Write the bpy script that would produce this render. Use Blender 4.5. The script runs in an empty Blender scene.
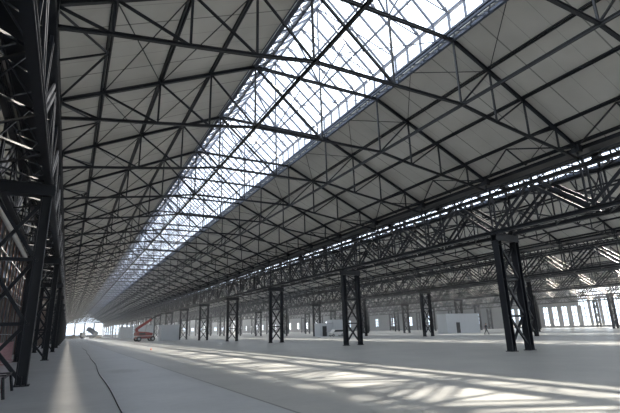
import bpy, bmesh, math, random
from mathutils import Vector, Matrix
random.seed(7)
SC = bpy.context.scene
COL = SC.collection
PI = math.pi

# ------------------------------------------------------------------ materials
def nmat(name):
    m = bpy.data.materials.new(name); m.use_nodes = True
    nt = m.node_tree; nt.nodes.clear()
    out = nt.nodes.new('ShaderNodeOutputMaterial')
    return m, nt, out

def paint(name, col, rough=.5, metal=0.0, var=.12, scale=3.0, spec=.5):
    m, nt, out = nmat(name)
    b = nt.nodes.new('ShaderNodeBsdfPrincipled')
    tc = nt.nodes.new('ShaderNodeTexCoord')
    n = nt.nodes.new('ShaderNodeTexNoise'); n.inputs['Scale'].default_value = scale; n.inputs['Detail'].default_value = 4
    nt.links.new(tc.outputs['Object'], n.inputs['Vector'])
    r = nt.nodes.new('ShaderNodeMapRange')
    r.inputs['To Min'].default_value = 1 - var; r.inputs['To Max'].default_value = 1 + var
    nt.links.new(n.outputs['Fac'], r.inputs['Value'])
    mx = nt.nodes.new('ShaderNodeVectorMath'); mx.operation = 'SCALE'
    mx.inputs[0].default_value = col
    nt.links.new(r.outputs['Result'], mx.inputs['Scale'])
    nt.links.new(mx.outputs['Vector'], b.inputs['Base Color'])
    b.inputs['Roughness'].default_value = rough
    b.inputs['Metallic'].default_value = metal
    b.inputs['Specular IOR Level'].default_value = spec
    nt.links.new(b.outputs['BSDF'], out.inputs['Surface'])
    return m

def glass(name, tint=(.93, .96, 1.0), fac=.07):
    m, nt, out = nmat(name)
    t = nt.nodes.new('ShaderNodeBsdfTransparent'); t.inputs['Color'].default_value = (*tint, 1)
    g = nt.nodes.new('ShaderNodeBsdfGlossy'); g.inputs['Roughness'].default_value = .08
    lw = nt.nodes.new('ShaderNodeFresnel'); lw.inputs['IOR'].default_value = 1.25
    sc_ = nt.nodes.new('ShaderNodeMath'); sc_.operation = 'MULTIPLY'; sc_.inputs[1].default_value = fac * 5
    nt.links.new(lw.outputs['Fac'], sc_.inputs[0])
    mx = nt.nodes.new('ShaderNodeMixShader')
    nt.links.new(sc_.outputs[0], mx.inputs['Fac'])
    nt.links.new(t.outputs['BSDF'], mx.inputs[1]); nt.links.new(g.outputs['BSDF'], mx.inputs[2])
    nt.links.new(mx.outputs['Shader'], out.inputs['Surface'])
    return m

def ceiling_mat():
    m, nt, out = nmat('roof_panel')
    b = nt.nodes.new('ShaderNodeBsdfPrincipled')
    geo = nt.nodes.new('ShaderNodeNewGeometry')
    sep = nt.nodes.new('ShaderNodeSeparateXYZ'); nt.links.new(geo.outputs['Position'], sep.inputs['Vector'])
    # panel seams every metre along the hall, one stronger lap every six metres
    def seam(period, width, off):
        a = nt.nodes.new('ShaderNodeMath'); a.operation = 'ADD'; a.inputs[1].default_value = off
        nt.links.new(sep.outputs['Y'], a.inputs[0])
        w = nt.nodes.new('ShaderNodeMath'); w.operation = 'PINGPONG'; w.inputs[1].default_value = period / 2
        nt.links.new(a.outputs[0], w.inputs[0])
        l = nt.nodes.new('ShaderNodeMath'); l.operation = 'LESS_THAN'; l.inputs[1].default_value = width
        nt.links.new(w.outputs[0], l.inputs[0]); return l
    s1 = seam(1.0, .012, 0.0); s2 = seam(3.0, .03, 1.0)
    n = nt.nodes.new('ShaderNodeTexNoise'); n.inputs['Scale'].default_value = .5; n.inputs['Detail'].default_value = 5
    nt.links.new(geo.outputs['Position'], n.inputs['Vector'])
    cr = nt.nodes.new('ShaderNodeValToRGB')
    cr.color_ramp.elements[0].position = .3; cr.color_ramp.elements[0].color = (.43, .425, .40, 1)
    cr.color_ramp.elements[1].position = .7; cr.color_ramp.elements[1].color = (.52, .515, .49, 1)
    nt.links.new(n.outputs['Fac'], cr.inputs['Fac'])
    m1 = nt.nodes.new('ShaderNodeMixRGB'); m1.inputs['Color2'].default_value = (.30, .295, .28, 1)
    nt.links.new(s1.outputs[0], m1.inputs['Fac']); nt.links.new(cr.outputs['Color'], m1.inputs['Color1'])
    m2 = nt.nodes.new('ShaderNodeMixRGB'); m2.inputs['Color2'].default_value = (.20, .20, .19, 1)
    nt.links.new(s2.outputs[0], m2.inputs['Fac']); nt.links.new(m1.outputs['Color'], m2.inputs['Color1'])
    nt.links.new(m2.outputs['Color'], b.inputs['Base Color'])
    b.inputs['Roughness'].default_value = .75
    nt.links.new(b.outputs['BSDF'], out.inputs['Surface'])
    return m

def floor_mat():
    m, nt, out = nmat('concrete_floor')
    b = nt.nodes.new('ShaderNodeBsdfPrincipled')
    geo = nt.nodes.new('ShaderNodeNewGeometry')
    sep = nt.nodes.new('ShaderNodeSeparateXYZ'); nt.links.new(geo.outputs['Position'], sep.inputs['Vector'])
    n1 = nt.nodes.new('ShaderNodeTexNoise'); n1.inputs['Scale'].default_value = .35; n1.inputs['Detail'].default_value = 8; n1.inputs['Roughness'].default_value = .65
    n2 = nt.nodes.new('ShaderNodeTexNoise'); n2.inputs['Scale'].default_value = 4.0; n2.inputs['Detail'].default_value = 6
    for n in (n1, n2): nt.links.new(geo.outputs['Position'], n.inputs['Vector'])
    c1 = nt.nodes.new('ShaderNodeValToRGB')
    c1.color_ramp.elements[0].position = .3; c1.color_ramp.elements[0].color = (.375, .39, .41, 1)
    c1.color_ramp.elements[1].position = .7; c1.color_ramp.elements[1].color = (.51, .525, .54, 1)
    nt.links.new(n1.outputs['Fac'], c1.inputs['Fac'])
    r = nt.nodes.new('ShaderNodeMapRange'); r.inputs['To Min'].default_value = .88; r.inputs['To Max'].default_value = 1.12
    nt.links.new(n2.outputs['Fac'], r.inputs['Value'])
    sc = nt.nodes.new('ShaderNodeVectorMath'); sc.operation = 'SCALE'
    nt.links.new(c1.outputs['Color'], sc.inputs[0]); nt.links.new(r.outputs['Result'], sc.inputs['Scale'])
    # the pour east of the long joint is a warmer, darker slab
    gt = nt.nodes.new('ShaderNodeMath'); gt.operation = 'GREATER_THAN'; gt.inputs[1].default_value = 4.15
    nt.links.new(sep.outputs['X'], gt.inputs[0])
    tint = nt.nodes.new('ShaderNodeMixRGB'); tint.blend_type = 'MULTIPLY'; tint.inputs['Color2'].default_value = (.90, .87, .81, 1)
    nt.links.new(gt.outputs[0], tint.inputs['Fac']); nt.links.new(sc.outputs['Vector'], tint.inputs['Color1'])
    # long joint and cross joints
    def line(sock, pos, w):
        s = nt.nodes.new('ShaderNodeMath'); s.operation = 'SUBTRACT'; s.inputs[1].default_value = pos; nt.links.new(sock, s.inputs[0])
        a = nt.nodes.new('ShaderNodeMath'); a.operation = 'ABSOLUTE'; nt.links.new(s.outputs[0], a.inputs[0])
        l = nt.nodes.new('ShaderNodeMath'); l.operation = 'LESS_THAN'; l.inputs[1].default_value = w; nt.links.new(a.outputs[0], l.inputs[0])
        return l
    j = line(sep.outputs['X'], 4.15, .035)
    jm = nt.nodes.new('ShaderNodeMixRGB'); jm.inputs['Color2'].default_value = (.12, .12, .12, 1)
    nt.links.new(j.outputs[0], jm.inputs['Fac']); nt.links.new(tint.outputs['Color'], jm.inputs['Color1'])
    # damp stain
    vm = nt.nodes.new('ShaderNodeVectorMath'); vm.operation = 'SUBTRACT'; vm.inputs[1].default_value = (2.3, 22.3, 0)
    nt.links.new(geo.outputs['Position'], vm.inputs[0])
    vs = nt.nodes.new('ShaderNodeVectorMath'); vs.operation = 'MULTIPLY'; vs.inputs[1].default_value = (1.1, .7, 1)
    nt.links.new(vm.outputs['Vector'], vs.inputs[0])
    vl = nt.nodes.new('ShaderNodeVectorMath'); vl.operation = 'LENGTH'; nt.links.new(vs.outputs['Vector'], vl.inputs[0])
    ad = nt.nodes.new('ShaderNodeMath'); ad.operation = 'ADD'
    nt.links.new(vl.outputs['Value'], ad.inputs[0]); nt.links.new(n2.outputs['Fac'], ad.inputs[1])
    mr = nt.nodes.new('ShaderNodeMapRange'); mr.inputs['From Min'].default_value = .9; mr.inputs['From Max'].default_value = 1.5
    mr.inputs['To Min'].default_value = .45; mr.inputs['To Max'].default_value = 0
    nt.links.new(ad.outputs[0], mr.inputs['Value'])
    st = nt.nodes.new('ShaderNodeMixRGB'); st.inputs['Color2'].default_value = (.16, .165, .165, 1)
    nt.links.new(mr.outputs['Result'], st.inputs['Fac']); nt.links.new(jm.outputs['Color'], st.inputs['Color1'])
    nt.links.new(st.outputs['Color'], b.inputs['Base Color'])
    b.inputs['Roughness'].default_value = .30
    b.inputs['Specular IOR Level'].default_value = .4
    bp = nt.nodes.new('ShaderNodeBump'); bp.inputs['Strength'].default_value = .15; bp.inputs['Distance'].default_value = .02
    nt.links.new(n2.outputs['Fac'], bp.inputs['Height']); nt.links.new(bp.outputs['Normal'], b.inputs['Normal'])
    nt.links.new(b.outputs['BSDF'], out.inputs['Surface'])
    return m

M = dict(
    steel=paint('dark_steel_paint', (.012, .0145, .020), .45, 0, .15, 1.5, .35),
    bluesteel=paint('blue_grey_steel_paint', (.05, .065, .10), .45, 0, .12, 1.5),
    frame=paint('glazing_bar_paint', (.13, .15, .20), .5, 0, .1, 1.5),
    roof=ceiling_mat(), floor=floor_mat(), glass=glass('clear_glazing'),
    wallglass=glass('window_glazing', (.9, .93, .96)),
    cream=paint('cream_sheet', (.50, .47, .40), .7),
    grey=paint('light_grey_panel', (.42, .44, .46), .6, 0, .06, .6),
    shed=paint('white_sandwich_panel', (.50, .53, .56), .5, 0, .05, .6),
    dark=paint('dark_opening', (.02, .022, .025), .6),
    red=paint('red_machine_paint', (.24, .03, .028), .5),
    redwhite=paint('red_barrier_paint', (.55, .33, .34), .6),
    white=paint('white_paint', (.7, .7, .7), .4),
    rubber=paint('black_rubber', (.015, .015, .016), .8),
    tan=paint('tan_soil', (.26, .22, .17), .95, 0, .3, 1.2),
    bluedark=paint('dark_blue_panel', (.02, .027, .042), .35, 0, .25, .7),
    rust=paint('reddish_primer', (.14, .08, .065), .6), primer=paint('tan_primer', (.20, .17, .15), .6),
    orange=paint('orange_plastic', (.45, .09, .03), .5),
    skin=paint('skin', (.42, .26, .19), .6), cloth=paint('dark_work_clothes', (.03, .032, .04), .9), hair=paint('black_hair', (.01, .01, .01), .7),
    truckgrey=paint('dark_grey_truck_paint', (.10, .11, .125), .5), pier=paint('mid_grey_panel', (.22, .23, .24), .6, 0, .06, .6), pipe=paint('pale_pipe_paint', (.55, .55, .54), .4), ground=paint('outdoor_concrete', (.42, .42, .41), .9),
)

# ------------------------------------------------------------------ mesh builder
class MB:
    def __init__(s): s.v = []; s.f = []; s.m = []
    def quad(s, pts, mi=0):
        i = len(s.v); s.v += [tuple(p) for p in pts]; s.f.append(tuple(range(i, i + len(pts)))); s.m.append(mi)
    def hexa(s, c, mi=0):
        i = len(s.v); s.v += [tuple(p) for p in c]
        for q in ((0, 3, 2, 1), (4, 5, 6, 7), (0, 1, 5, 4), (1, 2, 6, 5), (2, 3, 7, 6), (3, 0, 4, 7)):
            s.f.append(tuple(i + k for k in q)); s.m.append(mi)
    def box(s, x0, x1, y0, y1, z0, z1, mi=0):
        s.hexa([(x0, y0, z0), (x1, y0, z0), (x1, y1, z0), (x0, y1, z0), (x0, y0, z1), (x1, y0, z1), (x1, y1, z1), (x0, y1, z1)], mi)
    def bar(s, a, b, w, h=None, up=(0, 0, 1), mi=0, off=(0, 0)):
        """square bar from a to b; w across, h along the up side"""
        h = h or w; a = Vector(a); b = Vector(b); d = (b - a).normalized(); u = Vector(up)
        if abs(d.dot(u)) > .98: u = Vector((1, 0, 0)) if abs(d.x) < .9 else Vector((0, 1, 0))
        r = d.cross(u).normalized(); u = r.cross(d).normalized()
        o = r * off[0] + u * off[1]; a = a + o; b = b + o
        r = r * w / 2; u = u * h / 2
        s.hexa([a - r - u, a + r - u, b + r - u, b - r - u, a - r + u, a + r + u, b + r + u, b - r + u], mi)
    def ibeam(s, a, b, w, h, up=(0, 0, 1), t=.022, mi=0):
        s.bar(a, b, w, t, up, mi, (0, h / 2 - t / 2)); s.bar(a, b, w, t, up, mi, (0, -h / 2 + t / 2)); s.bar(a, b, t, h - 2 * t, up, mi)
    def twin(s, a, b, w, gap, h, up=(0, 0, 1), mi=0):
        s.bar(a, b, w, h, up, mi, (gap / 2, 0)); s.bar(a, b, w, h, up, mi, (-gap / 2, 0))
    def tube(s, pts, r, n=8, mi=0, closed=False):
        rings = []; pts = [Vector(p) for p in pts]
        for k, p in enumerate(pts):
            d = (pts[min(k + 1, len(pts) - 1)] - pts[max(k - 1, 0)]).normalized()
            u = Vector((0, 0, 1)) if abs(d.z) < .9 else Vector((1, 0, 0))
            x = d.cross(u).normalized(); y = x.cross(d)
            i = len(s.v); rr = r[k] if isinstance(r, (list, tuple)) else r
            s.v += [tuple(p + (x * math.cos(2 * PI * q / n) + y * math.sin(2 * PI * q / n)) * rr) for q in range(n)]
            rings.append(i)
        for a, b in zip(rings, rings[1:]):
            for q in range(n): s.f.append((a + q, a + (q + 1) % n, b + (q + 1) % n, b + q)); s.m.append(mi)
        s.f.append(tuple(rings[0] + q for q in range(n))[::-1]); s.m.append(mi)
        s.f.append(tuple(rings[-1] + q for q in range(n))); s.m.append(mi)
    def prism(s, poly, axis, a, b, mi=0):
        """poly: list of 2-D points, extruded along axis 'x'/'y'/'z' from a to b"""
        def P(p, t): return {'x': (t, p[0], p[1]), 'y': (p[0], t, p[1]), 'z': (p[0], p[1], t)}[axis]
        n = len(poly); i = len(s.v)
        s.v += [P(p, a) for p in poly] + [P(p, b) for p in poly]
        s.f.append(tuple(i + k for k in range(n))); s.f.append(tuple(i + n + k for k in range(n))[::-1]); s.m += [mi, mi]
        for k in range(n): s.f.append((i + k, i + n + k, i + n + (k + 1) % n, i + (k + 1) % n)); s.m.append(mi)
    def mesh(s, name, mats):
        me = bpy.data.meshes.new(name); me.from_pydata(s.v, [], s.f)
        if not isinstance(mats, (list, tuple)): mats = [mats]
        for m in mats: me.materials.append(m)
        me.polygons.foreach_set('material_index', s.m)
        bm = bmesh.new(); bm.from_mesh(me); bmesh.ops.recalc_face_normals(bm, faces=bm.faces); bm.to_mesh(me); bm.free()
        me.update(); return me
    def build(s, name, mats, parent=None, smooth=False):
        o = bpy.data.objects.new(name, s.mesh(name, mats)); COL.objects.link(o)
        if parent: o.parent = parent
        if smooth: o.data.polygons.foreach_set('use_smooth', [True] * len(o.data.polygons))
        return o

def tag(o, label=None, cat=None, group=None, kind=None):
    if label: o['label'] = label
    if cat: o['category'] = cat
    if group: o['group'] = group
    if kind: o['kind'] = kind
    return o
def empty(name, loc=(0, 0, 0)):
    o = bpy.data.objects.new(name, None); o.location = loc; o.empty_display_size = .3; COL.objects.link(o); return o
def bar_part(name, parent, *a, mat='steel', kind='bar', **k):
    b = MB(); getattr(b, kind)(*a, **k); return b.build(name, M[mat], parent)
KIDS = {}
def copy_tree(o, parent=None):
    c = o.copy(); COL.objects.link(c)
    if parent: c.parent = parent
    if o.name not in KIDS: KIDS[o.name] = list(o.children)
    for ch in KIDS[o.name]: copy_tree(ch, c)
    return c
def setting(o, label, cat, group=None): return tag(o, label, cat, group, 'structure')

ORD = ['zeroth', 'first', 'second', 'third', 'fourth', 'fifth', 'sixth', 'seventh', 'eighth', 'ninth', 'tenth', 'eleventh', 'twelfth',
       'thirteenth', 'fourteenth', 'fifteenth', 'sixteenth', 'seventeenth', 'eighteenth', 'nineteenth', 'twentieth', 'twenty-first']

# ------------------------------------------------------------------ dimensions
BW = 25.85                       # bay width
XL = -2.0                       # left column line of the main nave
Y0, S = 18.3, 18.0              # first column in view and the column spacing
YT = .35                        # first truss
YB, YE = -17.75, 381.0           # hall extent
HALF = 12.75
OFF = [3.75, 5.98, 8.24, 10.5, 12.05]     # node offsets from the ridge line
ZT = [14.4, 13.36, 12.31, 11.26, 10.52]   # top chord
ZB = [11.08, 10.68, 10.35, 10.05, 9.78]   # bottom chord
EAVE = 10.2
GT, GB = 9.5, 7.1               # girder chords
CURB, SKE, RIDGE = 15.0, 16.0, 19.4
def xc(bay): return XL + HALF + BW * bay
BAYS = [-1, 0, 1, 2, 3, 4]
BAYNAME = {-1: 'side bay beyond the dark wall', 0: 'main nave', 1: 'second nave', 2: 'third nave', 3: 'fourth nave', 4: 'fifth nave'}
ROWNAME = {0: 'row beside the dark wall', 1: 'first open row', 2: 'second open row', 3: 'third open row', 4: 'fourth open row', 5: 'row along the windowed wall'}
XR = XL + BW * 5                # windowed side wall line

# ------------------------------------------------------------------ floor and outside
b = MB(); b.box(-27.5, XR + 3, YB, YE + .3, -.25, 0); f = b.build('floor', M['floor']); setting(f, 'grey concrete floor of the hall', 'floor')
b = MB(); b.box(-400, 600, -400, 900, -.9, -.3); g = b.build('ground', M['ground']); setting(g, 'pale concrete ground outside the hall', 'ground')

# ------------------------------------------------------------------ roofs
for bay in BAYS:
    c = xc(bay)
    for sd in (-1, 1):
        b = MB()
        z0 = 14.62; x0 = c + sd * 3.72; x1 = c + sd * (HALF - .15); z1 = z0 - .465 * (HALF - .15 - 3.72)
        t = .13
        b.prism([(x0, z0), (x1, z1), (x1, z1 + t), (x0, z0 + t)], 'y', YB, YE)
        o = b.build('ceiling', M['roof'])
        setting(o, 'pale sheet roof slope %s the skylight of the %s' % ('before' if sd < 0 else 'past', BAYNAME[bay]), 'ceiling')
for row in range(-1, 6):
    x = XL + BW * row
    b = MB(); z = 14.62 - .465 * (HALF - .15 - 3.72)
    b.box(x - .75, x + .75, YB, YE, z - .1, z - .04); b.bar((x - .72, YB, z - .02), (x - .72, YE, z - .02), .07, .22); b.bar((x + .72, YB, z - .02), (x + .72, YE, z - .02), .07, .22)
    o = b.build('trim_%d' % (row + 2), M['steel']); setting(o, 'dark valley gutter over the column line, %s' % ROWNAME.get(row, 'outermost line'), 'gutter')

# ------------------------------------------------------------------ roof trusses
def truss_nodes(c):
    T = {}; B = {}
    for sd in (-1, 1):
        for k in range(5):
            T[sd, k] = (c + sd * OFF[k], 0, ZT[k]); B[sd, k] = (c + sd * OFF[k], 0, ZB[k])
    return T, B
def truss_members():
    """list of (part name, kind, args, kw) for a truss centred on x = 0"""
    T, B = truss_nodes(0); L = []
    for sd in (-1, 1):
        L.append(('top_chord', 'ibeam', (T[sd, 0], T[sd, 4], .14, .15), {}))
        b = []
        for k in range(4): b.append((B[sd, k], B[sd, k + 1]))
        L.append(('bottom_chord', 'poly', b, (.12, .115)))
        for k in range(5): L.append(('vertical', 'bar', (B[sd, k], T[sd, k], .075, .075), {}))
        for k in range(4): L.append(('diagonal', 'bar', (B[sd, k], T[sd, k + 1], .075, .075), {}))
        L.append(('end_plate', 'box', (sd * OFF[4] - .16, sd * OFF[4] + .16, -.2, .2, ZT[4] - .35, ZT[4] + .05), {}))
    L.append(('tie_chord', 'ibeam', (T[-1, 0], T[1, 0], .14, .14), {}))
    L.append(('bottom_chord', 'poly', [(B[-1, 0], B[1, 0])], (.12, .115)))
    L.append(('vertical', 'bar', ((0, 0, ZB[0]), (0, 0, ZT[0]), .075, .075), {}))
    L.append(('diagonal', 'bar', (T[-1, 0], (0, 0, ZB[0]), .1, .1), {}))
    return L
MEM = truss_members()
def add_member(b, m, simple=False):
    n, k, a, kw = m
    if k == 'poly':
        for p, q in a:
            if simple: b.bar(p, q, kw[0], kw[1])
            else: b.ibeam(p, q, kw[0], kw[1])
    elif k == 'ibeam' and simple: b.bar(a[0], a[1], a[2], a[3])
    else: getattr(b, k)(*a, **kw)
def truss_full():
    r = empty('roof_truss')
    for m in MEM:
        b = MB(); add_member(b, m); b.build(m[0], M['steel'], r)
    return r
b = MB()
for m in MEM: add_member(b, m, True)
TM_FAR = b.mesh('roof_truss', M['steel'])
P_FULL = truss_full(); used = set()
def place(proto, loc):
    if proto.name in used: o = copy_tree(proto)
    else: o = proto; used.add(proto.name); KIDS[proto.name] = list(proto.children)
    o.location = loc; return o
TR_RANGE = {-1: (1, 12), 0: (0, 64), 1: (1, 64), 2: (2, 48), 3: (4, 36), 4: (6, 24)}
def truss_label(bay, k):
    i = k // 3; r = k % 3      # k = 0 stands over the column beside the camera, k = 3 over the first column in view
    nave = BAYNAME[bay]
    if bay in (0, 1) and i <= 8:
        if i == 0: return 'dark steel roof truss of the %s, %s' % (nave, ['overhead behind the frame edge', 'foremost of those in view', 'second of those in view'][r])
        return 'dark steel roof truss of the %s, %s %s column pair' % (nave, ['over the', 'one truss past the', 'two trusses past the'][r], ORD[i])
    return None
for bay in BAYS:
    k0, k1 = TR_RANGE[bay]
    for k in range(k0, k1):
        y = YT + 6 * k; loc = (xc(bay), y, 0)
        if (bay == 0 and k < 30) or (bay in (1, -1) and k < 12): o = place(P_FULL, loc)
        else:
            o = bpy.data.objects.new('roof_truss', TM_FAR); COL.objects.link(o); o.location = loc
        lab = truss_label(bay, k)
        if lab is None:
            lab = ('dark steel roof truss of the %s beyond its eighth column pair' % BAYNAME[bay]) if bay in (0, 1) else ('dark steel roof truss seen through the columns, under the %s roof' % BAYNAME[bay] if bay > 0 else 'dark steel roof truss behind the dark panel wall')
        tag(o, lab, 'truss', 'roof trusses of the %s' % BAYNAME[bay], 'thing')

# ------------------------------------------------------------------ purlins, tie runs, roof bracing
for bay in BAYS[:5]:
    c = xc(bay)
    for sd in (-1, 1):
        for k in (1, 2, 3, 4):
            x = c + sd * OFF[k]; z = ZT[k] + .17
            b = MB(); up = (sd * .42, 0, .9)
            if bay == 0:
                b.twin((x, YT - 6, z), (x, YE - 1, z), .06, .12, .12, up)
                for q in range(0, 62 * 2):
                    y = YT - 6 + 3 * q; b.bar((x - .07, y, z), (x + .07, y, z), .08, .1)
            else: b.bar((x, YT - 6, z), (x, YE - 1, z), .17, .14, up)
            o = b.build('purlin', M['steel'])
            tag(o, 'dark steel purlin, %s below skylight, %s slope of the %s' % (ORD[k], 'near' if sd < 0 else 'far', BAYNAME[bay]), 'purlin', 'roof purlins', 'thing')
    if bay in (0, 1):
        for sd in (-1, 1):
            x = c + sd * OFF[0]; b = MB(); b.ibeam((x, YT - 6, ZB[0] - .05), (x, YE - 1, ZB[0] - .05), .1, .13)
            o = b.build('tie_beam', M['steel'])
            tag(o, 'dark steel tie beam under the %s skylight edge, %s' % ('near' if sd < 0 else 'far', BAYNAME[bay]), 'beam', 'bottom tie beams', 'thing')
def brace_mesh(sd, y6=6.0):
    L = []
    P = lambda k, y, dz=.0: (sd * OFF[k], y, ZT[k] + dz)
    m = y6 / 2
    L += [(P(3, m), P(4, .1)), (P(3, m), P(4, y6 - .1)), (P(3, m), P(4, m))]
    L += [(P(1, 0), P(0, m)), (P(1, y6), P(0, m))] if sd > 0 else [(P(1, 0), P(2, y6))]
    L += [(P(2, 0), P(3, y6)), (P(3, 0), P(2, y6))] if sd < 0 else [(P(3, 0), P(4, m))]
    return L
BR = {}; BRP = {}
for sd in (-1, 1):
    b = MB(); pr = empty('roof_brace')
    for i, (p, q) in enumerate(brace_mesh(sd)):
        wd = .06 if i < 3 else .03
        b.bar(p, q, wd, wd); bar_part('rod', pr, p, q, wd, wd)
    BR[sd] = b.mesh('roof_brace', M['steel']); BRP[sd] = pr
for k in range(0, 40):
    for sd in (-1, 1):
        if k < 20: o = place(BRP[sd], (xc(0), YT + 6 * k, 0))
        else:
            o = bpy.data.objects.new('roof_brace', BR[sd]); COL.objects.link(o); o.location = (xc(0), YT + 6 * k, 0)
        i, r = k // 3, k % 3
        if k < 18 and i > 0: lab = 'steel roof bracing on the %s slope, %s %s column pair' % ('near' if sd < 0 else 'far', ['just past the', 'in the second panel past the', 'in the third panel past the'][r], ORD[i])
        elif i == 0: lab = 'steel roof bracing on the %s slope, %s' % ('near' if sd < 0 else 'far', ['above the camera', 'in the foremost panel in view', 'in the last panel before the first column pair'][r])
        else: lab = 'steel roof bracing on the %s slope deep in the main nave' % ('near' if sd < 0 else 'far')
        tag(o, lab, 'bracing', 'roof bracing of the main nave, %s slope' % ('near' if sd < 0 else 'far'), 'thing')

# ------------------------------------------------------------------ ridge skylights
def sky_parts(length, step):
    """dict part name -> list of (MB, material) for one skylight section, centred on x = 0, from y = 0 to length"""
    P = []
    def one(name, mat, fn):
        b = MB(); fn(b); P.append((name, mat, b))
    hw = OFF[0] + .02
    n = int(round(length / step))
    for sd in (-1, 1):
        def edge(b, sd=sd):
            x = sd * hw
            b.bar((x, 0, 14.42), (x, length, 14.42), .14, .14); b.bar((x, 0, CURB), (x, length, CURB), .12, .12)
            b.bar((x - sd * .42, 0, 14.42), (x - sd * .42, length, 14.42), .09, .09)
            for q in range(n):
                y = q * step
                b.bar((x, y, 14.42), (x, y + step / 2, CURB), .05); b.bar((x, y + step / 2, CURB), (x, y + step, 14.42), .05)
                b.bar((x, y, 14.42), (x - sd * .42, y + step / 2, 14.42), .045); b.bar((x - sd * .42, y + step / 2, 14.42), (x, y + step, 14.42), .045)
        one('edge_lattice', 'bluesteel', edge)
        one('curb_plate', 'bluesteel', lambda b, sd=sd: b.box(min(sd * (hw + .1), sd * (hw + .14)), max(sd * (hw + .1), sd * (hw + .14)), 0, length, 14.5, CURB + .06))
        one('eave_beam', 'frame', lambda b, sd=sd: b.bar((sd * hw, 0, SKE), (sd * hw, length, SKE), .14, .14))
        for q in range(n):
            one('post', 'frame', lambda b, q=q, sd=sd: b.bar((sd * hw, q * step + .1, CURB), (sd * hw, q * step + .1, SKE), .09, .09))
            if q % 2 == 0 and length < 7:
                a_ = (sd * hw, q * step + .1, SKE); c_ = (0, q * step + 2.1, RIDGE); e_ = (sd * hw, q * step + 2.1, SKE); g_ = (0, q * step + .1, RIDGE)
                one('wind_brace', 'frame', lambda b, a_=a_, c_=c_: b.bar(a_, c_, .045)); one('wind_brace', 'frame', lambda b, e_=e_, g_=g_: b.bar(e_, g_, .045))
        def side(b, sd=sd): b.box(min(sd * (hw + .06), sd * (hw + .075)), max(sd * (hw + .06), sd * (hw + .075)), 0, length, CURB + .06, SKE)
        one('side_pane', 'glass', side)
        def pitch(b, sd=sd):
            x0, z0, x1, z1 = sd * (hw + .1), SKE + .06, 0, RIDGE + .12
            b.prism([(x0, z0), (x1, z1), (x1, z1 + .02), (x0, z0 + .02)], 'y', 0, length)
        one('glass_pane', 'glass', pitch)
        for q in range(n):
            def raf(b, q=q, sd=sd): b.bar((sd * hw, q * step + .1, SKE), (0, q * step + .1, RIDGE), .08, .12, (sd, 0, 1))
            one('rafter', 'frame', raf)
        def mids(b, sd=sd):
            for t in (.33, .66): b.bar((sd * hw * (1 - t), 0, SKE + (RIDGE - SKE) * t), (sd * hw * (1 - t), length, SKE + (RIDGE - SKE) * t), .09, .1)
        one('glazing_bar', 'frame', mids)
    one('ridge_beam', 'frame', lambda b: b.bar((0, 0, RIDGE), (0, length, RIDGE), .12, .16))
    if length < 7:
        for s_ in (-1, 1):
            one('tie_rod', 'bluesteel', lambda b, s_=s_: b.bar((-s_ * hw, .1, 14.5), (s_ * hw, length - .1, 14.5), .03))
            one('strut', 'bluesteel', lambda b, s_=s_: b.bar((0, .06, ZT[0]), (s_ * hw * .5, .06, SKE + (RIDGE - SKE) * .5), .07))
        one('strut', 'bluesteel', lambda b: b.bar((0, .06, ZT[0]), (0, .06, RIDGE), .07))
    return P
def sky_proto(length, step, detail):
    r = empty('skylight'); P = sky_parts(length, step)
    if detail:
        for n, m, b in P: b.build(n, M[m], r)
    else:
        for nm, mats in (('glazing_frame', ('frame', 'bluesteel')), ('glass_pane', ('glass',))):
            B = MB()
            for n, m, b in P:
                if m in mats:
                    i = len(B.v); B.v += b.v; B.f += [tuple(i + q for q in f) for f in b.f]; B.m += [mats.index(m)] * len(b.f)
            B.build(nm, [M[q] for q in mats], r)
    return r
S_FULL = sky_proto(6, 1.0, True); S_MID = sky_proto(6, 1.0, False); S_LONG = sky_proto(18, 1.5, False)
for k in range(-3, 64):
    y = YT + 6 * k
    if k < 12 and k >= 0: o = place(S_FULL, (xc(0), y, 0))
    else: o = place(S_MID, (xc(0), y, 0))
    i, r = k // 3, k % 3
    if k < 0: lab = 'ridge skylight section overhead and behind the camera, main nave'
    elif i == 0: lab = 'glazed ridge skylight section of the main nave, %s' % ['above the camera', 'largest in view', 'second largest in view'][r]
    elif i <= 7: lab = 'glazed ridge skylight section of the main nave, %s %s column pair' % (['just past the', 'second past the', 'third past the'][r], ORD[i])
    else: lab = 'distant glazed ridge skylight section deep in the main nave'
    tag(o, lab, 'skylight', 'ridge skylight sections of the main nave', 'thing')
for bay in (-1, 1, 2, 3, 4):
    for k in range(-1, 21):
        y = YT + 18 * k
        o = place(S_LONG, (xc(bay), y, 0))
        lab = 'ridge skylight section of the %s, %s' % (BAYNAME[bay], 'past the %s column pair' % ORD[k] if 1 <= k <= 4 and bay == 1 else ('before the first column pair' if k < 1 else 'farther back'))
        tag(o, lab, 'skylight', 'ridge skylights of the %s' % BAYNAME[bay], 'thing')

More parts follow.
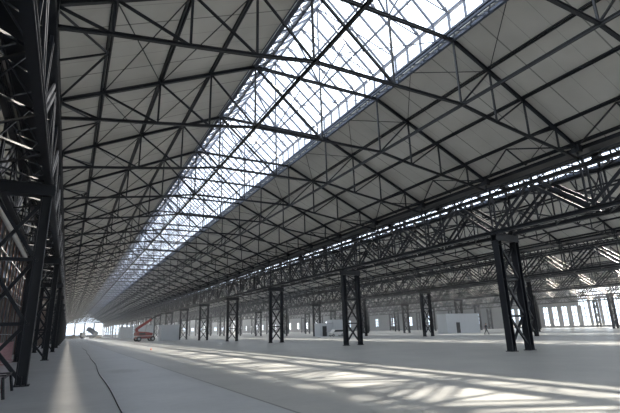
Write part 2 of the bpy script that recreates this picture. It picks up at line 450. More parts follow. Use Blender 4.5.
# ------------------------------------------------------------------ columns
CW = .8      # half spread of a column's two legs
ZC = 6.55    # underside of the cap beam
LEV = [.25, 2.0, 4.2, 6.35]
def col_items():
    L = []
    for sd in (-1, 1):
        L.append(('leg', lambda b, sd=sd: b.ibeam((sd * CW, 0, 0.04), (sd * CW, 0, 6.6), .42, .34, (1, 0, 0), .035)))
        L.append(('base_plate', lambda b, sd=sd: (b.box(sd * CW - .25, sd * CW + .25, -.25, .25, 0, .04), b.box(sd * CW - .02, sd * CW + .02, -.23, .23, .04, .3))))
    for k in range(3):
        for s_ in (-1, 1):
            L.append(('lacing_bar', lambda b, k=k, s_=s_: b.bar((-s_ * (CW - .1), s_ * .06, LEV[k]), (s_ * (CW - .1), s_ * .06, LEV[k + 1]), .12, .12)))
    for z in LEV[1:3]: L.append(('cross_strut', lambda b, z=z: b.bar((-CW, 0, z), (CW, 0, z), .12, .12)))
    L.append(('cap_beam', lambda b: (b.box(-1.05, 1.05, -.2, -.16, ZC, 7.0), b.box(-1.05, 1.05, .16, .2, ZC, 7.0), b.box(-1.05, 1.05, -.24, .24, 6.96, 7.0), b.box(-1.05, 1.05, -.24, .24, ZC, ZC + .04))))
    return L
CI = col_items()
def col_full():
    r = empty('lattice_column')
    for n, fn in CI:
        b = MB(); fn(b); b.build(n, M['steel'], r)
    return r
b = MB()
for n, fn in CI: fn(b)
C_FAR = b.mesh('lattice_column', M['steel']); C_FULL = col_full()
def col_y(k): return YT - .02 + S * k
NCOL = {0: (0, 21), 1: (0, 21), 2: (1, 18), 3: (1, 16), 4: (2, 14), 5: (2, 12)}
def col_label(row, k):
    if k <= 12: return 'dark steel lattice column, %s of the %s' % (ORD[k] if k else 'one beside the camera', ROWNAME[row])
    return 'distant dark steel lattice column far down the %s' % ROWNAME[row]
for row in range(0, 6):
    for k in range(*NCOL[row]):
        loc = (XL + BW * row, col_y(k), 0)
        if (row < 2 and k < 7) or (row == 2 and k < 5): o = place(C_FULL, loc)
        else: o = bpy.data.objects.new('lattice_column', C_FAR); COL.objects.link(o); o.location = loc
        tag(o, col_label(row, k), 'column', 'lattice columns, %s' % ROWNAME[row], 'thing')

# ------------------------------------------------------------------ lattice girders between the columns
def girder_items():
    L = []
    for sd in (-1, 1):
        x = sd * CW
        L.append(('top_chord', lambda b, x=x: b.ibeam((x, 0, GT), (x, S, GT), .22, .22)))
        L.append(('bottom_chord', lambda b, x=x: b.ibeam((x, 0, GB + .02), (x, S, GB + .02), .24, .24)))
        L.append(('eave_rail', lambda b, x=x: b.bar((x, 0, 9.98), (x, S, 9.98), .1, .1)))
        for q in range(3):
            y = 6 * q
            L.append(('diagonal', lambda b, x=x, y=y: b.twin((x, y + .15, GB + .1), (x, y + 2.9, GT - .1), .17, .36, .06, (1, 0, 0))))
            L.append(('diagonal', lambda b, x=x, y=y: b.twin((x, y + 5.85, GB + .1), (x, y + 3.1, GT - .1), .17, .36, .06, (1, 0, 0))))
            L.append(('vertical', lambda b, x=x, y=y: b.twin((x, y, GB + .1), (x, y, GT - .1), .09, .3, .09, (1, 0, 0))))
            L.append(('vertical', lambda b, x=x, y=y: b.bar((x, y + 3, GB + .1), (x, y + 3, GT - .1), .07, .07)))
    def lace(z):
        def fn(b):
            for q in range(12):
                s_ = 1 if q % 2 else -1
                b.bar((-s_ * CW, q * 1.5, z), (s_ * CW, q * 1.5 + 1.5, z), .06, .06)
        return fn
    L.append(('top_lacing', lace(GT))); L.append(('bottom_lacing', lace(GB)))
    for sd in (-1, 1):
        for q in range(6):
            for pa, pb, wd in (((q * 3, GT), (q * 3, 9.98), .1), ((q * 3, GT), (q * 3 + 1.5, 9.98), .05), ((q * 3 + 3, GT), (q * 3 + 1.5, 9.98), .05)):
                L.append(('eave_bar', lambda b, sd=sd, pa=pa, pb=pb, wd=wd: b.bar((sd * CW, *pa), (sd * CW, *pb), wd, wd)))
    for q in range(6):
        for s_ in (-1, 1):
            L.append(('cross_bar', lambda b, q=q, s_=s_: b.bar((-s_ * CW, q * 3 + .04 * s_, GB), (s_ * CW, q * 3 + .04 * s_, GT), .045, .045)))
    return L
GI = girder_items()
G_FULL = empty('lattice_girder')
for n, fn in GI:
    b = MB(); fn(b); b.build(n, M['steel'], G_FULL)
G_MID = empty('lattice_girder')
for nm, sel in (('chord', ('top_chord', 'bottom_chord', 'eave_rail')), ('lattice', ('diagonal', 'vertical', 'top_lacing', 'bottom_lacing', 'cross_bar', 'eave_bar'))):
    b = MB()
    for n, fn in GI:
        if n in sel: fn(b)
    b.build(nm, M['steel'], G_MID)
b = MB()
for n, fn in GI: fn(b)
G_FAR = b.mesh('lattice_girder', M['steel'])
for row in range(0, 6):
    k0, k1 = NCOL[row]
    for k in range(max(k0 - 1, -1) if row < 2 else k0 - 1, k1):
        loc = (XL + BW * row, col_y(k), 0)
        if row < 2 and 0 <= k < 4: o = place(G_FULL, loc)
        elif (row < 2 and k < 9) or (row == 2 and k < 5): o = place(G_MID, loc)
        else: o = bpy.data.objects.new('lattice_girder', G_FAR); COL.objects.link(o); o.location = loc
        if k <= 0: lab = 'deep dark lattice girder %s the %s' % ('before the first column of' if k == 0 else 'behind the camera on', ROWNAME[row])
        elif k <= 10: lab = 'deep dark lattice girder from %s to %s column of the %s' % (ORD[k], ORD[k + 1], ROWNAME[row])
        else: lab = 'distant deep dark lattice girder far down the %s' % ROWNAME[row]
        tag(o, lab, 'girder', 'lattice girders, %s' % ROWNAME[row], 'thing')

# ------------------------------------------------------------------ dark panel wall behind the left columns
WX = -4.3
b = MB(); b.box(WX - .12, WX - .06, 2, YE, 0, 9.6); o = b.build('wall_left', M['bluedark']); setting(o, 'dark blue panel wall behind the lattice columns', 'wall')
for j in range(0, 26):
    r = empty('wall_frame', (WX, 4 + 6.0 * j, 0))
    for q in range(3): bar_part('mullion', r, (0, q * 2.0, 0), (0, q * 2.0, 9.5), .2, .08, (1, 0, 0), mat='primer' if (q + j) % 2 else 'rust')
    for z in (1.8, 4.4, 7.0, 9.4): bar_part('girt', r, (.08, 0, z), (.08, 6, z), .05, .05, mat='grey')
    tag(r, 'tall framed wall panel of dark bars, %s' % ('%s along the wall from the camera' % ORD[j + 1] if j < 12 else 'deep in the hall'), 'wall panel', 'framed wall panels', 'thing')
b = MB(); b.box(-27.6, -27.4, YB, YE, 0, 10.4); o = b.build('wall_outer', M['cream']); setting(o, 'cream sheet wall beyond the dark panels', 'wall')

b = MB(); b.tube([(-3.14, y, 6.95) for y in (2, 60, 120, 240, 370)], .13, 12); o = b.build('grey_pipe', M['pipe'], None, True); tag(o, 'long pale grey pipe along the girder beside the dark wall', 'pipe', None, 'thing')
# ------------------------------------------------------------------ far end wall and its windows
wn = 0
def window(x0, x1, y0, y1, z0, z1, label, group, nx=2, nz=2, axis='y', fw=.12):
    global wn; wn += 1
    r = empty('window_%d' % wn, ((x0 + x1) / 2, (y0 + y1) / 2, z0))
    ox, oy, oz = r.location
    fr = MB(); gl = MB()
    if axis == 'y':
        w = x1 - x0; y = 0
        for q in range(nx + 1): fr.bar((-w / 2 + w * q / nx, 0, 0), (-w / 2 + w * q / nx, 0, z1 - z0), fw)
        for q in range(nz + 1): fr.bar((-w / 2, 0, (z1 - z0) * q / nz), (w / 2, 0, (z1 - z0) * q / nz), fw)
        gl.box(-w / 2, w / 2, -.01, .01, 0, z1 - z0)
    else:
        w = y1 - y0
        for q in range(nx + 1): fr.bar((0, -w / 2 + w * q / nx, 0), (0, -w / 2 + w * q / nx, z1 - z0), fw)
        for q in range(nz + 1): fr.bar((0, -w / 2, (z1 - z0) * q / nz), (0, w / 2, (z1 - z0) * q / nz), fw)
        gl.box(-.01, .01, -w / 2, w / 2, 0, z1 - z0)
    f_ = fr.build('window_frame', M['frame'], r); p_ = gl.build('pane', M['wallglass'], r)
    setting(r, label, 'window', group); return r
b = MB()
YW = YE
for bay in BAYS[1:]:
    c = xc(bay); x0, x1 = c - HALF, c + HALF
    lo, hi = (1.8, 10.2) if bay == 0 else ((1.5, 8.6) if bay == 1 else (2.5, 5.0))
    b.box(x0, x1, YW, YW + .3, 0, lo)
    b.box(x0, x1, YW, YW + .3, hi, 10.7 if bay == 0 else 10.6)
    n = 4; pw = .5 if bay < 2 else 2.2
    for q in range(n + 1):
        xx = x0 + (x1 - x0) * q / n; b.box(max(xx - pw, x0), min(xx + pw, x1), YW, YW + .3, lo, hi)
    if bay: b.prism([(x0, 10.6), (x1, 10.6), (c + 3.75, 14.8), (c, 19.4), (c - 3.75, 14.8)], 'y', YW, YW + .3)
    else:
        pass
    for q in range(n):
        xa = x0 + (x1 - x0) * q / n + pw; xb = x0 + (x1 - x0) * (q + 1) / n - pw
        window(xa, xb, YW + .1, YW + .2, lo, hi, 'tall bright end-wall window of the %s, %s from the panel wall side' % (BAYNAME[bay], ORD[q + 1]), 'far end windows', 2, 3)
o = b.build('wall_far', M['grey']); setting(o, 'distant grey end wall with bright windows', 'wall')
b = MB(); b.box(-27.5, XL, YB - .3, YB, 0, 20)
for bay in BAYS[1:]:
    c = xc(bay); x0, x1 = c - HALF, c + HALF
    b.box(x0, x1, YB - .3, YB, 0, 1.5); b.box(x0, x1, YB - .3, YB, 9.5, 10.6)
    b.prism([(x0, 10.6), (x1, 10.6), (c + 3.75, 14.8), (c, 19.4), (c - 3.75, 14.8)], 'y', YB - .3, YB)
    for q in range(5): xx = x0 + (x1 - x0) * q / 4; b.box(max(xx - .4, x0), min(xx + .4, x1), YB - .3, YB, 1.5, 9.5)
    for q in range(4):
        xa = x0 + (x1 - x0) * q / 4 + .4; xb = x0 + (x1 - x0) * (q + 1) / 4 - .4
        window(xa, xb, YB - .2, YB - .1, 1.5, 9.5, 'tall end-wall window behind the camera, %s' % BAYNAME[bay], 'windows behind the camera', 2, 3)
o = b.build('wall_back', M['grey']); setting(o, 'grey glazed end wall behind the camera', 'wall')
wn += 1
r = empty('window_%d' % wn, (xc(0), YW + .15, 10.7))
fr = MB(); gl = MB(); poly = [(-12.3, 0), (12.3, 0), (3.75, 4.0), (0, 8.6), (-3.75, 4.0)]
gl.prism(poly, 'y', -.01, .01)
for p, q in zip(poly, poly[1:] + poly[:1]): fr.bar((p[0], 0, p[1]), (q[0], 0, q[1]), .2)
for x in (-5, -2.5, 0, 2.5, 5): fr.bar((x, 0, 0), (x, 0, 2.2), .15)
fr.build('window_frame', M['frame'], r); gl.build('pane', M['wallglass'], r); setting(r, 'bright gable window high on the far end wall', 'window')

# ------------------------------------------------------------------ windowed side wall
WR = XR + 2.0
b = MB(); b.box(WR, WR + .25, YB, YE, 0, .5); y = YB
def top(y): return 7.7 if y < 78 else (6.1 if y < 103 else 5.4)
nw = 0
for q in range(135):
    y0, y1 = YB + 3 * q, YB + 3 * q + 3
    if 78 <= y0 < 103: pw = .62
    else: pw = .3
    glazed = y0 < 103 or q % 4 == 0
    lo = .5 if y0 < 103 else 1.8
    b.box(WR, WR + .25, y0, y1, top(y0) if glazed else .5, 10.6 if y0 >= 78 else 8.3)
    if not glazed: continue
    if y0 >= 103: b.box(WR, WR + .25, y0, y1, .5, lo)
    b.box(WR - .15, WR + .25, y0 - pw, y0 + pw, .5, top(y0))
    if y0 >= 78: b.box(WR, WR + .25, y1 - pw, y1, .5, top(y0))
    if 20 < y0 < 220:
        nw += 1
        lab = 'bright side-wall window, %s along the far wall from the picture edge' % ORD[nw] if nw < 21 else ('tall slim side-wall window past the broad grey piers' if y0 < 103 else 'small bright window set in the plain stretch of far side wall')
        window(WR + .1, WR + .2, y0 + pw, y1 - pw, lo, top(y0), lab, 'side wall windows', 2, 3, 'x', .16)
o = b.build('wall_right', M['pier']); setting(o, 'distant pale side wall with a long band of windows', 'wall')

# ------------------------------------------------------------------ site sheds
def shed(x, y, w, d, h, label, door=None, rot=0):
    r = empty('site_shed', (x, y, 0)); r.rotation_euler.z = rot
    b = MB(); b.box(-w / 2, w / 2, -d / 2, d / 2, .08, h); b.box(-w / 2 - .02, w / 2 + .02, -d / 2 - .02, d / 2 + .02, 0, .08)
    n = max(3, int(w))
    for q in range(n + 1): xx = -w / 2 + w * q / n; b.box(xx - .02, xx + .02, -d / 2 - .012, -d / 2, .08, h)
    b.build('body', M['shed'], r)
    b = MB(); b.box(-w / 2 - .06, w / 2 + .06, -d / 2 - .06, d / 2 + .06, h, h + .1); b.build('roof_trim', M['grey'], r)
    if door is not None:
        b = MB(); b.box(door - .5, door + .5, -d / 2 - .03, -d / 2 + .02, .08, 2.1); dd = b.build('door', M['dark'], r); tag(dd, 'dark doorway')
        b = MB(); b.box(door + .36, door + .44, -d / 2 - .08, -d / 2 - .03, 1.0, 1.12); b.build('handle', M['grey'], dd)
    tag(r, label, 'shed', None, 'thing'); return r
shed(70.1, 67.6, 9.0, 2.6, 3.7, 'long white site cabin with a dark doorway, beside the walking person', -1.5)
shed(19.3, 101.5, 3.7, 3.0, 3.2, 'plain white site cabin just behind the red boom lift')
shed(21.5, 155, 5.6, 4, 4.2, 'pale grey site cabin left of the red boom lift')
shed(20.5, 196, 5, 4, 4.2, 'small pale site cabin farthest away, near the end wall')
shed(48.0, 84.3, 3.0, 2.6, 2.6, 'lower white site cabin with a dark doorway, joined to a taller cabin', -.55)
shed(51.1, 84.3, 3.05, 2.6, 3.3, 'taller white site cabin joined to the lower one, behind the white van')

# ------------------------------------------------------------------ vehicles
def wheel(parent, x, y, r, w, mat='rubber'):
    b = MB(); b.tube([(x - w / 2, y, r), (x + w / 2, y, r)], r, 14); o = b.build('wheel', M[mat], parent)
    b = MB(); b.tube([(x - w / 2 - .02, y, r), (x + w / 2 + .02, y, r)], r * .5, 10); b.build('hub', M['grey'], o); return o
def boom_lift(x, y, rot):
    r = empty('boom_lift', (x, y, 0)); r.rotation_euler.z = rot       # boom along local +y
    b = MB(); b.prism([(-1.9, .55), (1.9, .55), (2.0, .75), (1.7, 1.05), (-1.7, 1.05), (-2.0, .75)], 'x', -.75, .75); b.build('chassis', M['red'], r)
    for sx in (-1, 1):
        for sy in (-1, 1): wheel(r, sx * .95, sy * 1.45, .5, .38)
    b = MB(); b.prism([(-1.9, 1.15), (1.3, 1.15), (1.4, 1.7), (.2, 1.9), (-1.6, 2.05), (-2.0, 1.7)], 'x', -1.1, 1.1); tt = b.build('turntable', M['red'], r)
    b = MB(); b.box(-1.12, -1.1, -1.5, -.2, 1.35, 1.75); b.box(1.1, 1.12, -1.5, -.2, 1.35, 1.75); b.build('engine_grille', M['dark'], tt)
    b = MB(); b.bar((0, -1.6, 1.8), (0, -1.9, 2.6), .6, .5, (0, 1, 0)); b.bar((0, -1.9, 2.5), (0, 1.2, 4.6), .42, .5); b.build('lower_boom', M['red'], r)
    b = MB(); b.bar((.0, 1.0, 4.6), (0, 3.6, 5.9), .26, .3); b.bar((0, .9, 4.2), (0, 1.3, 4.95), .34, .4, (1, 0, 0)); b.build('jib', M['dark'], r)
    bk = MB()
    for z in (0, .55, 1.1): 
        for p, q in (((-.9, 3.6), (.9, 3.6)), ((.9, 3.6), (.9, 4.6)), ((.9, 4.6), (-.9, 4.6)), ((-.9, 4.6), (-.9, 3.6))): bk.bar((p[0], p[1], 5.7 + z), (q[0], q[1], 5.7 + z), .07)
    for p in ((-.9, 3.6), (.9, 3.6), (.9, 4.6), (-.9, 4.6)): bk.bar((*p, 5.7), (*p, 6.8), .07)
    bk.box(-.9, .9, 3.6, 4.6, 5.66, 5.74); bk.build('basket', M['dark'], r)
    b = MB(); b.bar((0, 0, 1.9), (0, .4, 3.6), .2, .2); b.build('lift_cylinder', M['grey'], r)
    tag(r, 'red boom lift with its arm raised, standing by a white site cabin', 'boom lift', None, 'thing'); return r
boom_lift(14.8, 104.5, -PI / 2 + .15)
def dump_truck(x, y, rot):
    r = empty('dump_truck', (x, y, 0)); r.rotation_euler.z = rot      # front along +y
    b = MB(); b.box(-.5, .5, -3.6, 3.6, .85, 1.15); b.build('chassis', M['dark'], r)
    b = MB(); b.prism([(1.9, 1.0), (4.0, 1.0), (4.0, 2.1), (3.75, 3.0), (1.9, 3.1)], 'x', -1.2, 1.2); cab = b.build('cab', M['white'], r)
    b = MB(); b.box(-1.05, 1.05, 3.78, 4.02, 2.1, 2.75); b.build('windscreen', M['dark'], cab)
    b = MB(); a = math.radians(32)
    def rt(p): return (-3.4 + p[0] * math.cos(a) - p[1] * math.sin(a) * 1, 1.25 + p[0] * math.sin(a) + p[1] * math.cos(a))
    b.prism([rt(p) for p in ((0, 0), (5.4, 0), (5.4, 1.9), (-.5, 1.9))], 'x', -1.25, 1.25)
    for q in range(5):
        p = rt((.6 + q * 1.05, .95)); p0 = rt((.6 + q * 1.05, .05)); p1 = rt((.6 + q * 1.05, 1.85))
        for sx in (-1.28, 1.28): b.bar((sx, *p0), (sx, *p1), .1, .1)
    b.build('dump_bed', M['truckgrey'], r)
    b = MB(); b.bar((0, .6, 1.1), (0, .2, 3.4), .22, .22); b.build('hoist', M['grey'], r)
    for sx in (-1, 1):
        for yy in (-2.6, -1.3, 2.9): wheel(r, sx * 1.0, yy, .52, .42)
    tag(r, 'dump truck with raised dark bed, near the far end windows', 'truck', None, 'thing'); return r
dump_truck(9.6, 262, PI / 2 + .35)
def van(x, y, rot):
    r = empty('van', (x, y, 0)); r.rotation_euler.z = rot
    b = MB(); b.prism([(-2.2, .4), (2.3, .4), (2.35, .95), (1.6, 1.15), (.95, 1.85), (-2.1, 1.9), (-2.25, 1.0)], 'x', -.85, .85); body = b.build('body', M['white'], r)
    b = MB()
    for sx in (-1, 1): b.prism([(-1.9, 1.2), (1.25, 1.2), (.85, 1.72), (-1.85, 1.74)], 'x', sx * .83, sx * .87)
    b.build('side_window', M['dark'], body)
    for sx in (-1, 1):
        for yy in (-1.4, 1.5): wheel(r, sx * .76, yy, .36, .22)
    r.scale = (.75, .75, .75); tag(r, 'small white van parked before the taller white site cabin', 'van', None, 'thing')
van(48.9, 80.6, PI / 2)

# ------------------------------------------------------------------ heaps near the far end
def heap(x, y, rx, ry, h, label):
    b = MB(); n, m = 20, 7; rng = random.Random(int(x * 10)); ring = []
    for j in range(m):
        t = j / (m - 1); i = len(b.v); ring.append(i)
        for q in range(n):
            a = 2 * PI * q / n; k = (1 - t) * (1 + rng.uniform(-.12, .12)) + .02
            b.v.append((rx * k * math.cos(a), ry * k * math.sin(a), h * (1 - (1 - t) ** 1.0) * (1 + rng.uniform(-.1, .1)) if j else 0))
    for a_, c_ in zip(ring, ring[1:]):
        for q in range(n): b.f.append((a_ + q, a_ + (q + 1) % n, c_ + (q + 1) % n, c_ + q)); b.m.append(0)
    b.f.append(tuple(ring[-1] + q for q in range(n))); b.m.append(0)
    o = b.build('soil_heap', M['tan'], None, True); o.location = (x, y, 0); tag(o, label, 'heap', None, 'thing')
heap(3.2, 300, 3.6, 4, 2.2, 'low tan soil heap beside the wall at the far end')
heap(13.6, 250, 2.2, 3, 1.2, 'small tan soil heap beside the dump truck')

# ------------------------------------------------------------------ walking person
def person(x, y, rot):
    vs = {'pelvis': (0, 0, .92), 'waist': (0, 0, 1.08), 'chest': (0, .02, 1.30), 'neck': (0, .03, 1.45), 'head0': (0, .05, 1.54), 'head': (0, .06, 1.64), 'crown': (0, .05, 1.72),
          'shl': (-.19, .02, 1.40), 'ell': (-.25, -.16, 1.15), 'wrl': (-.26, -.12, .91), 'hal': (-.26, -.08, .82),
          'shr': (.19, .02, 1.40), 'elr': (.25, .14, 1.16), 'wrr': (.25, .34, 1.02), 'har': (.25, .42, 1.0),
          'hil': (-.09, 0, .90), 'knl': (-.1, .24, .50), 'anl': (-.1, .36, .09), 'tol': (-.1, .54, .045),
          'hir': (.09, 0, .90), 'knr': (.1, -.16, .50), 'anr': (.1, -.42, .14), 'tor': (.1, -.28, .04)}
    es = [('pelvis', 'waist'), ('waist', 'chest'), ('chest', 'neck'), ('neck', 'head0'), ('head0', 'head'), ('head', 'crown'),
          ('chest', 'shl'), ('shl', 'ell'), ('ell', 'wrl'), ('wrl', 'hal'), ('chest', 'shr'), ('shr', 'elr'), ('elr', 'wrr'), ('wrr', 'har'),
          ('pelvis', 'hil'), ('hil', 'knl'), ('knl', 'anl'), ('anl', 'tol'), ('pelvis', 'hir'), ('hir', 'knr'), ('knr', 'anr'), ('anr', 'tor')]
    rad = dict(pelvis=(.15, .11), waist=(.135, .10), chest=(.165, .12), neck=(.055, .055), head0=(.07, .085), head=(.085, .1), crown=(.06, .07),
               shl=(.07, .07), ell=(.048, .048), wrl=(.034, .034), hal=(.04, .025), hil=(.1, .1), knl=(.065, .065), anl=(.045, .05), tol=(.045, .03))
    for k in list(rad):
        if k.endswith('l') and k not in ('pelvis',): rad[k[:-1] + 'r'] = rad[k]
    names = list(vs); me = bpy.data.meshes.new('person')
    me.from_pydata([vs[n] for n in names], [(names.index(a), names.index(c)) for a, c in es], [])
    o = bpy.data.objects.new('person', me); COL.objects.link(o)
    md = o.modifiers.new('skin', 'SKIN'); sv = me.skin_vertices[0].data
    for i, n in enumerate(names): sv[i].radius = rad[n]; sv[i].use_root = (n == 'pelvis')
    o.modifiers.new('sub', 'SUBSURF').levels = 1
    dg = bpy.context.evaluated_depsgraph_get(); nm = bpy.data.meshes.new_from_object(o.evaluated_get(dg))
    o.modifiers.clear(); o.data = nm
    nm.materials.append(M['cloth']); nm.materials.append(M['skin'])
    for p in nm.polygons:
        c = p.center; p.material_index = 1 if (c.z > 1.46 or (abs(c.x) > .2 and c.z < 1.08 and c.z > .75)) else 0; p.use_smooth = True
    # hands: palm stays on the body, fingers and thumb as short tapered tubes
    for sx, (hx, hy, hz), d in ((-1, (-.26, -.08, .82), Vector((0, .35, -1)).normalized()), (1, (.25, .42, 1.0), Vector((0, 1, -.35)).normalized())):
        b = MB(); side = Vector((0, d.z, -d.y)) * -1
        for q, ln in enumerate((.07, .08, .075, .06)):
            s0 = Vector((hx, hy, hz)) + side * (.03 - .02 * q); b.tube([s0, s0 + d * ln * .6, s0 + d * ln + Vector((-sx * .02, 0, 0))], [.009, .009, .007], 6)
        s0 = Vector((hx, hy, hz)) + side * .03 - d * .03; b.tube([s0, s0 + side * .03 + d * .03, s0 + side * .035 + d * .06], [.011, .01, .008], 6)
        b.build('hand', M['skin'], o)
    b = MB()   # hair cap
    for j in range(6):
        for q in range(12): pass
    rings = []
    for j in range(5):
        t = j / 4 * 1.35; i = len(b.v); rings.append(i)
        for q in range(12):
            a = 2 * PI * q / 12; rr = max(.004, math.sin(t))
            b.v.append((.092 * rr * math.cos(a), .045 + .108 * rr * math.sin(a) - .012 * (t > .9), 1.645 + .105 * math.cos(t)))
    for a_, c_ in zip(rings, rings[1:]):
        for q in range(12): b.f.append((a_ + q, a_ + (q + 1) % 12, c_ + (q + 1) % 12, c_ + q)); b.m.append(0)
    b.build('hair', M['hair'], o, True)
    b = MB()   # face: nose, eyes, mouth
    b.prism([(-.012, 1.6), (.012, 1.6), (0, 1.65)], 'y', .14, .175); b.build('nose', M['skin'], o)
    for sx in (-1, 1):
        b = MB(); b.box(sx * .032 - .012, sx * .032 + .012, .135, .15, 1.648, 1.66); b.build('eye', M['hair'], o)
        b = MB(); b.box(sx * .086 - .008, sx * .086 + .008, .03, .07, 1.6, 1.66); b.build('ear', M['skin'], o)
    b = MB(); b.box(-.022, .022, .13, .146, 1.575, 1.583); b.build('mouth', M['redwhite'], o)
    o.location = (x, y, 0); o.rotation_euler.z = rot
    tag(o, 'person in dark clothes walking mid-stride past the white site cabin', 'person', None, 'thing')
person(58.4, 50.7, -2.06)

# ------------------------------------------------------------------ small things by the columns
def barrier(y, label):
    r = empty('mesh_barrier', (-3.35, y, 0)); L, H = 2.9, 1.25
    for yy in (0, L):
        bar_part('post', r, (0, yy, 0), (0, yy, H + .05), .05, .05, mat='redwhite')
        bar_part('foot', r, (-.3, yy, .025), (.3, yy, .025), .06, .05, mat='redwhite')
    b = MB()
    for z in (.12, H): b.bar((0, 0, z), (0, L, z), .04, .04)
    n = 9
    for q in range(-4, n):
        y0 = L * q / n; y1 = y0 + (H - .12)
        for s_ in (0, 1):
            a0, a1 = y0, y1; z0, z1 = (.12, H) if s_ == 0 else (H, .12)
            if a0 < 0: z0 = z0 + (z1 - z0) * (-a0) / (a1 - a0); a0 = 0
            if a1 > L: z1 = z0 + (z1 - z0) * (L - a0) / (a1 - a0); a1 = L
            if a1 > a0: b.bar((.0, a0, z0), (.0, a1, z1), .035, .02, (1, 0, 0))
    b.build('mesh_panel', M['redwhite'], r)
    tag(r, label, 'barrier', 'barriers along the panel wall', 'thing')
for q in range(8):
    barrier(15 + 3.0 * q, 'reddish mesh barrier by the panel wall, %s' % ['nearest the frame edge, behind the steel trestle', 'behind the first column', 'just past the first column', 'third past the first column', 'fourth past the first column', 'fifth past the first column', 'last before the second column', 'behind the second column'][q])
r = empty('steel_trestle', (-1.62, 15.9, 0))
for sx in (-1, 1):
    for sy in (-1, 1): bar_part('leg', r, (sx * .3, sy * 1.1, 0), (sx * .22, sy * .98, .5), .055, .055)
    bar_part('rail', r, (sx * .22, -1.05, .52), (sx * .22, 1.05, .52), .06, .06)
for yy in (-.5, .5):
    bar_part('slat', r, (-.25, yy, .56), (.25, yy, .56), .25, .03)
    bar_part('upright', r, (-.25, yy, .5), (-.25, yy, 1.0), .045, .045)
tag(r, 'low dark steel trestle standing before the first lattice column', 'trestle', None, 'thing')
b = MB(); pts = []
for q in range(60):
    t = q / 59; y = 6 + 60 * t ** 1.5
    pts.append((1.12 + .75 * min(1, (y - 6) / 46) + .035 * math.sin(y * .5) + .03 * math.sin(y * .23 + 1), y, .012))
b.tube(pts, .012, 6); o = b.build('power_cable', M['rubber'], None, True); tag(o, 'thin black cable snaking along the concrete floor', 'cable', None, 'thing')
r = empty('traffic_cone', (7.46, 47.8, 0))
b = MB(); b.tube([(0, 0, .03), (0, 0, .3)], [.1, .02], 12); b.build('cone_body', M['orange'], r)
b = MB(); b.box(-.13, .13, -.13, .13, 0, .03); b.build('base', M['orange'], r)
r.scale = (.75, .75, .75); tag(r, 'small orange cone standing on the open concrete floor', 'cone', None, 'thing')

# ------------------------------------------------------------------ haze, sky, sun, camera
GLINT_LAMP = 36.0
HZ = .0013
m, nt, out = nmat('dusty_air')
v = nt.nodes.new('ShaderNodeVolumeScatter'); v.inputs['Density'].default_value = HZ; v.inputs['Anisotropy'].default_value = .35
v.inputs['Color'].default_value = (.95, .97, 1, 1)
nt.links.new(v.outputs['Volume'], out.inputs['Volume'])
b = MB(); b.prism([(-27.3, 62), (40, 62), (62, YB + 1), (WR - .3, YB + 1), (WR - .3, YE - .2), (-27.3, YE - .2)], 'z', .005, 14.3); hz = b.build('dust_haze', m); tag(hz, 'thin dusty haze filling the length of the hall', 'haze', None, 'stuff')

w = bpy.data.worlds.new('overcast_sky'); SC.world = w; w.use_nodes = True
nt = w.node_tree; bg = nt.nodes['Background']
tc = nt.nodes.new('ShaderNodeTexCoord'); sp = nt.nodes.new('ShaderNodeSeparateXYZ'); nt.links.new(tc.outputs['Generated'], sp.inputs['Vector'])
cr = nt.nodes.new('ShaderNodeValToRGB')
cr.color_ramp.elements[0].position = 0; cr.color_ramp.elements[0].color = (.80, .85, .92, 1)
cr.color_ramp.elements[1].position = .6; cr.color_ramp.elements[1].color = (.95, .98, 1.0, 1)
nt.links.new(sp.outputs['Z'], cr.inputs['Fac']); nt.links.new(cr.outputs['Color'], bg.inputs['Color'])
bg.inputs['Strength'].default_value = 3.6

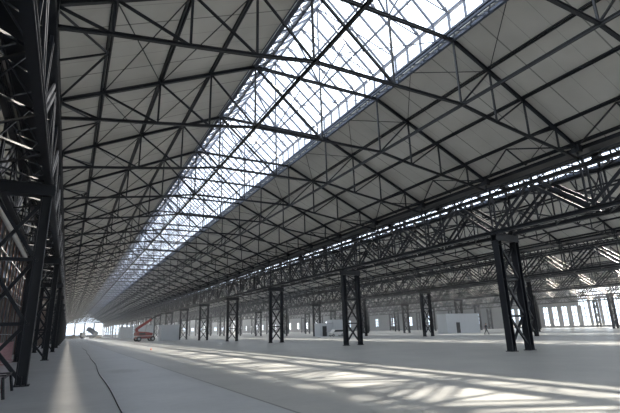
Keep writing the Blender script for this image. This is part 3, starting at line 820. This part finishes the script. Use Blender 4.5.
sd = bpy.data.lights.new('sun', 'SUN'); sd.energy = 34.0; sd.angle = math.radians(.9); sd.color = (1.0, .87, .70)
so = bpy.data.objects.new('sun', sd); COL.objects.link(so)
d = Vector((1, .1, .53)).normalized(); so.rotation_euler = d.to_track_quat('Z', 'Y').to_euler(); so.location = (60, 10, 60)

# added area lamps stand in for sun mirrored by the near glass pitch
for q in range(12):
    ld = bpy.data.lights.new('added_glint_lamp', 'AREA'); ld.shape = 'RECTANGLE'; ld.size = .4; ld.size_y = 30.0; ld.spread = math.radians(1.8); ld.energy = GLINT_LAMP; ld.color = (1.0, .87, .70)
    lo = bpy.data.objects.new('added_glint_lamp', ld); COL.objects.link(lo); lo.location = (8.6, 20 + 30 * q, 15.4)
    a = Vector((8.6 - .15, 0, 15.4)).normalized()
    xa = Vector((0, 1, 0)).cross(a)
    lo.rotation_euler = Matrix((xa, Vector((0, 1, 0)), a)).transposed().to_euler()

# camera solved from the column feet and roof lines: focal length in pixels, vanishing point of the hall, roll
F, VX, VY, ROLL = 439.3, 67.33, 335.84, -.0276
cx, cy = 310.0, 206.5
dv = Vector((VX - cx, VY - cy, F)).normalized()
q = Vector((VX + 100 - cx, VY + 100 * math.tan(ROLL) - cy, F))
up = dv.cross(q).normalized()
if up.y > 0: up = -up
rt_ = dv.cross(up)
if rt_.x < 0: rt_ = -rt_
# world axes in image space: X = rt_, Y = dv, Z = up ; the camera's axes in the world follow by transposition
camx = Vector((rt_.x, dv.x, up.x)); camy = -Vector((rt_.y, dv.y, up.y)); camz = -Vector((rt_.z, dv.z, up.z))
cd = bpy.data.cameras.new('camera'); cam = bpy.data.objects.new('camera', cd); COL.objects.link(cam)
mt = Matrix((camx, camy, camz)).transposed().to_4x4(); mt.translation = (0, 0, 1.57); cam.matrix_world = mt
cd.sensor_width = 36; cd.lens = F * 36 / 620; cd.clip_end = 2000; cd.clip_start = .05
SC.camera = cam

SC.view_settings.view_transform = 'Standard'; SC.view_settings.look = 'None'; SC.view_settings.gamma = 1; SC.view_settings.use_curve_mapping = False
SC.view_settings.exposure = 0.0
cy_ = SC.cycles
cy_.max_bounces = 8; cy_.diffuse_bounces = 4; cy_.glossy_bounces = 3; cy_.transparent_max_bounces = 24; cy_.volume_bounces = 1; cy_.sample_clamp_indirect = 6
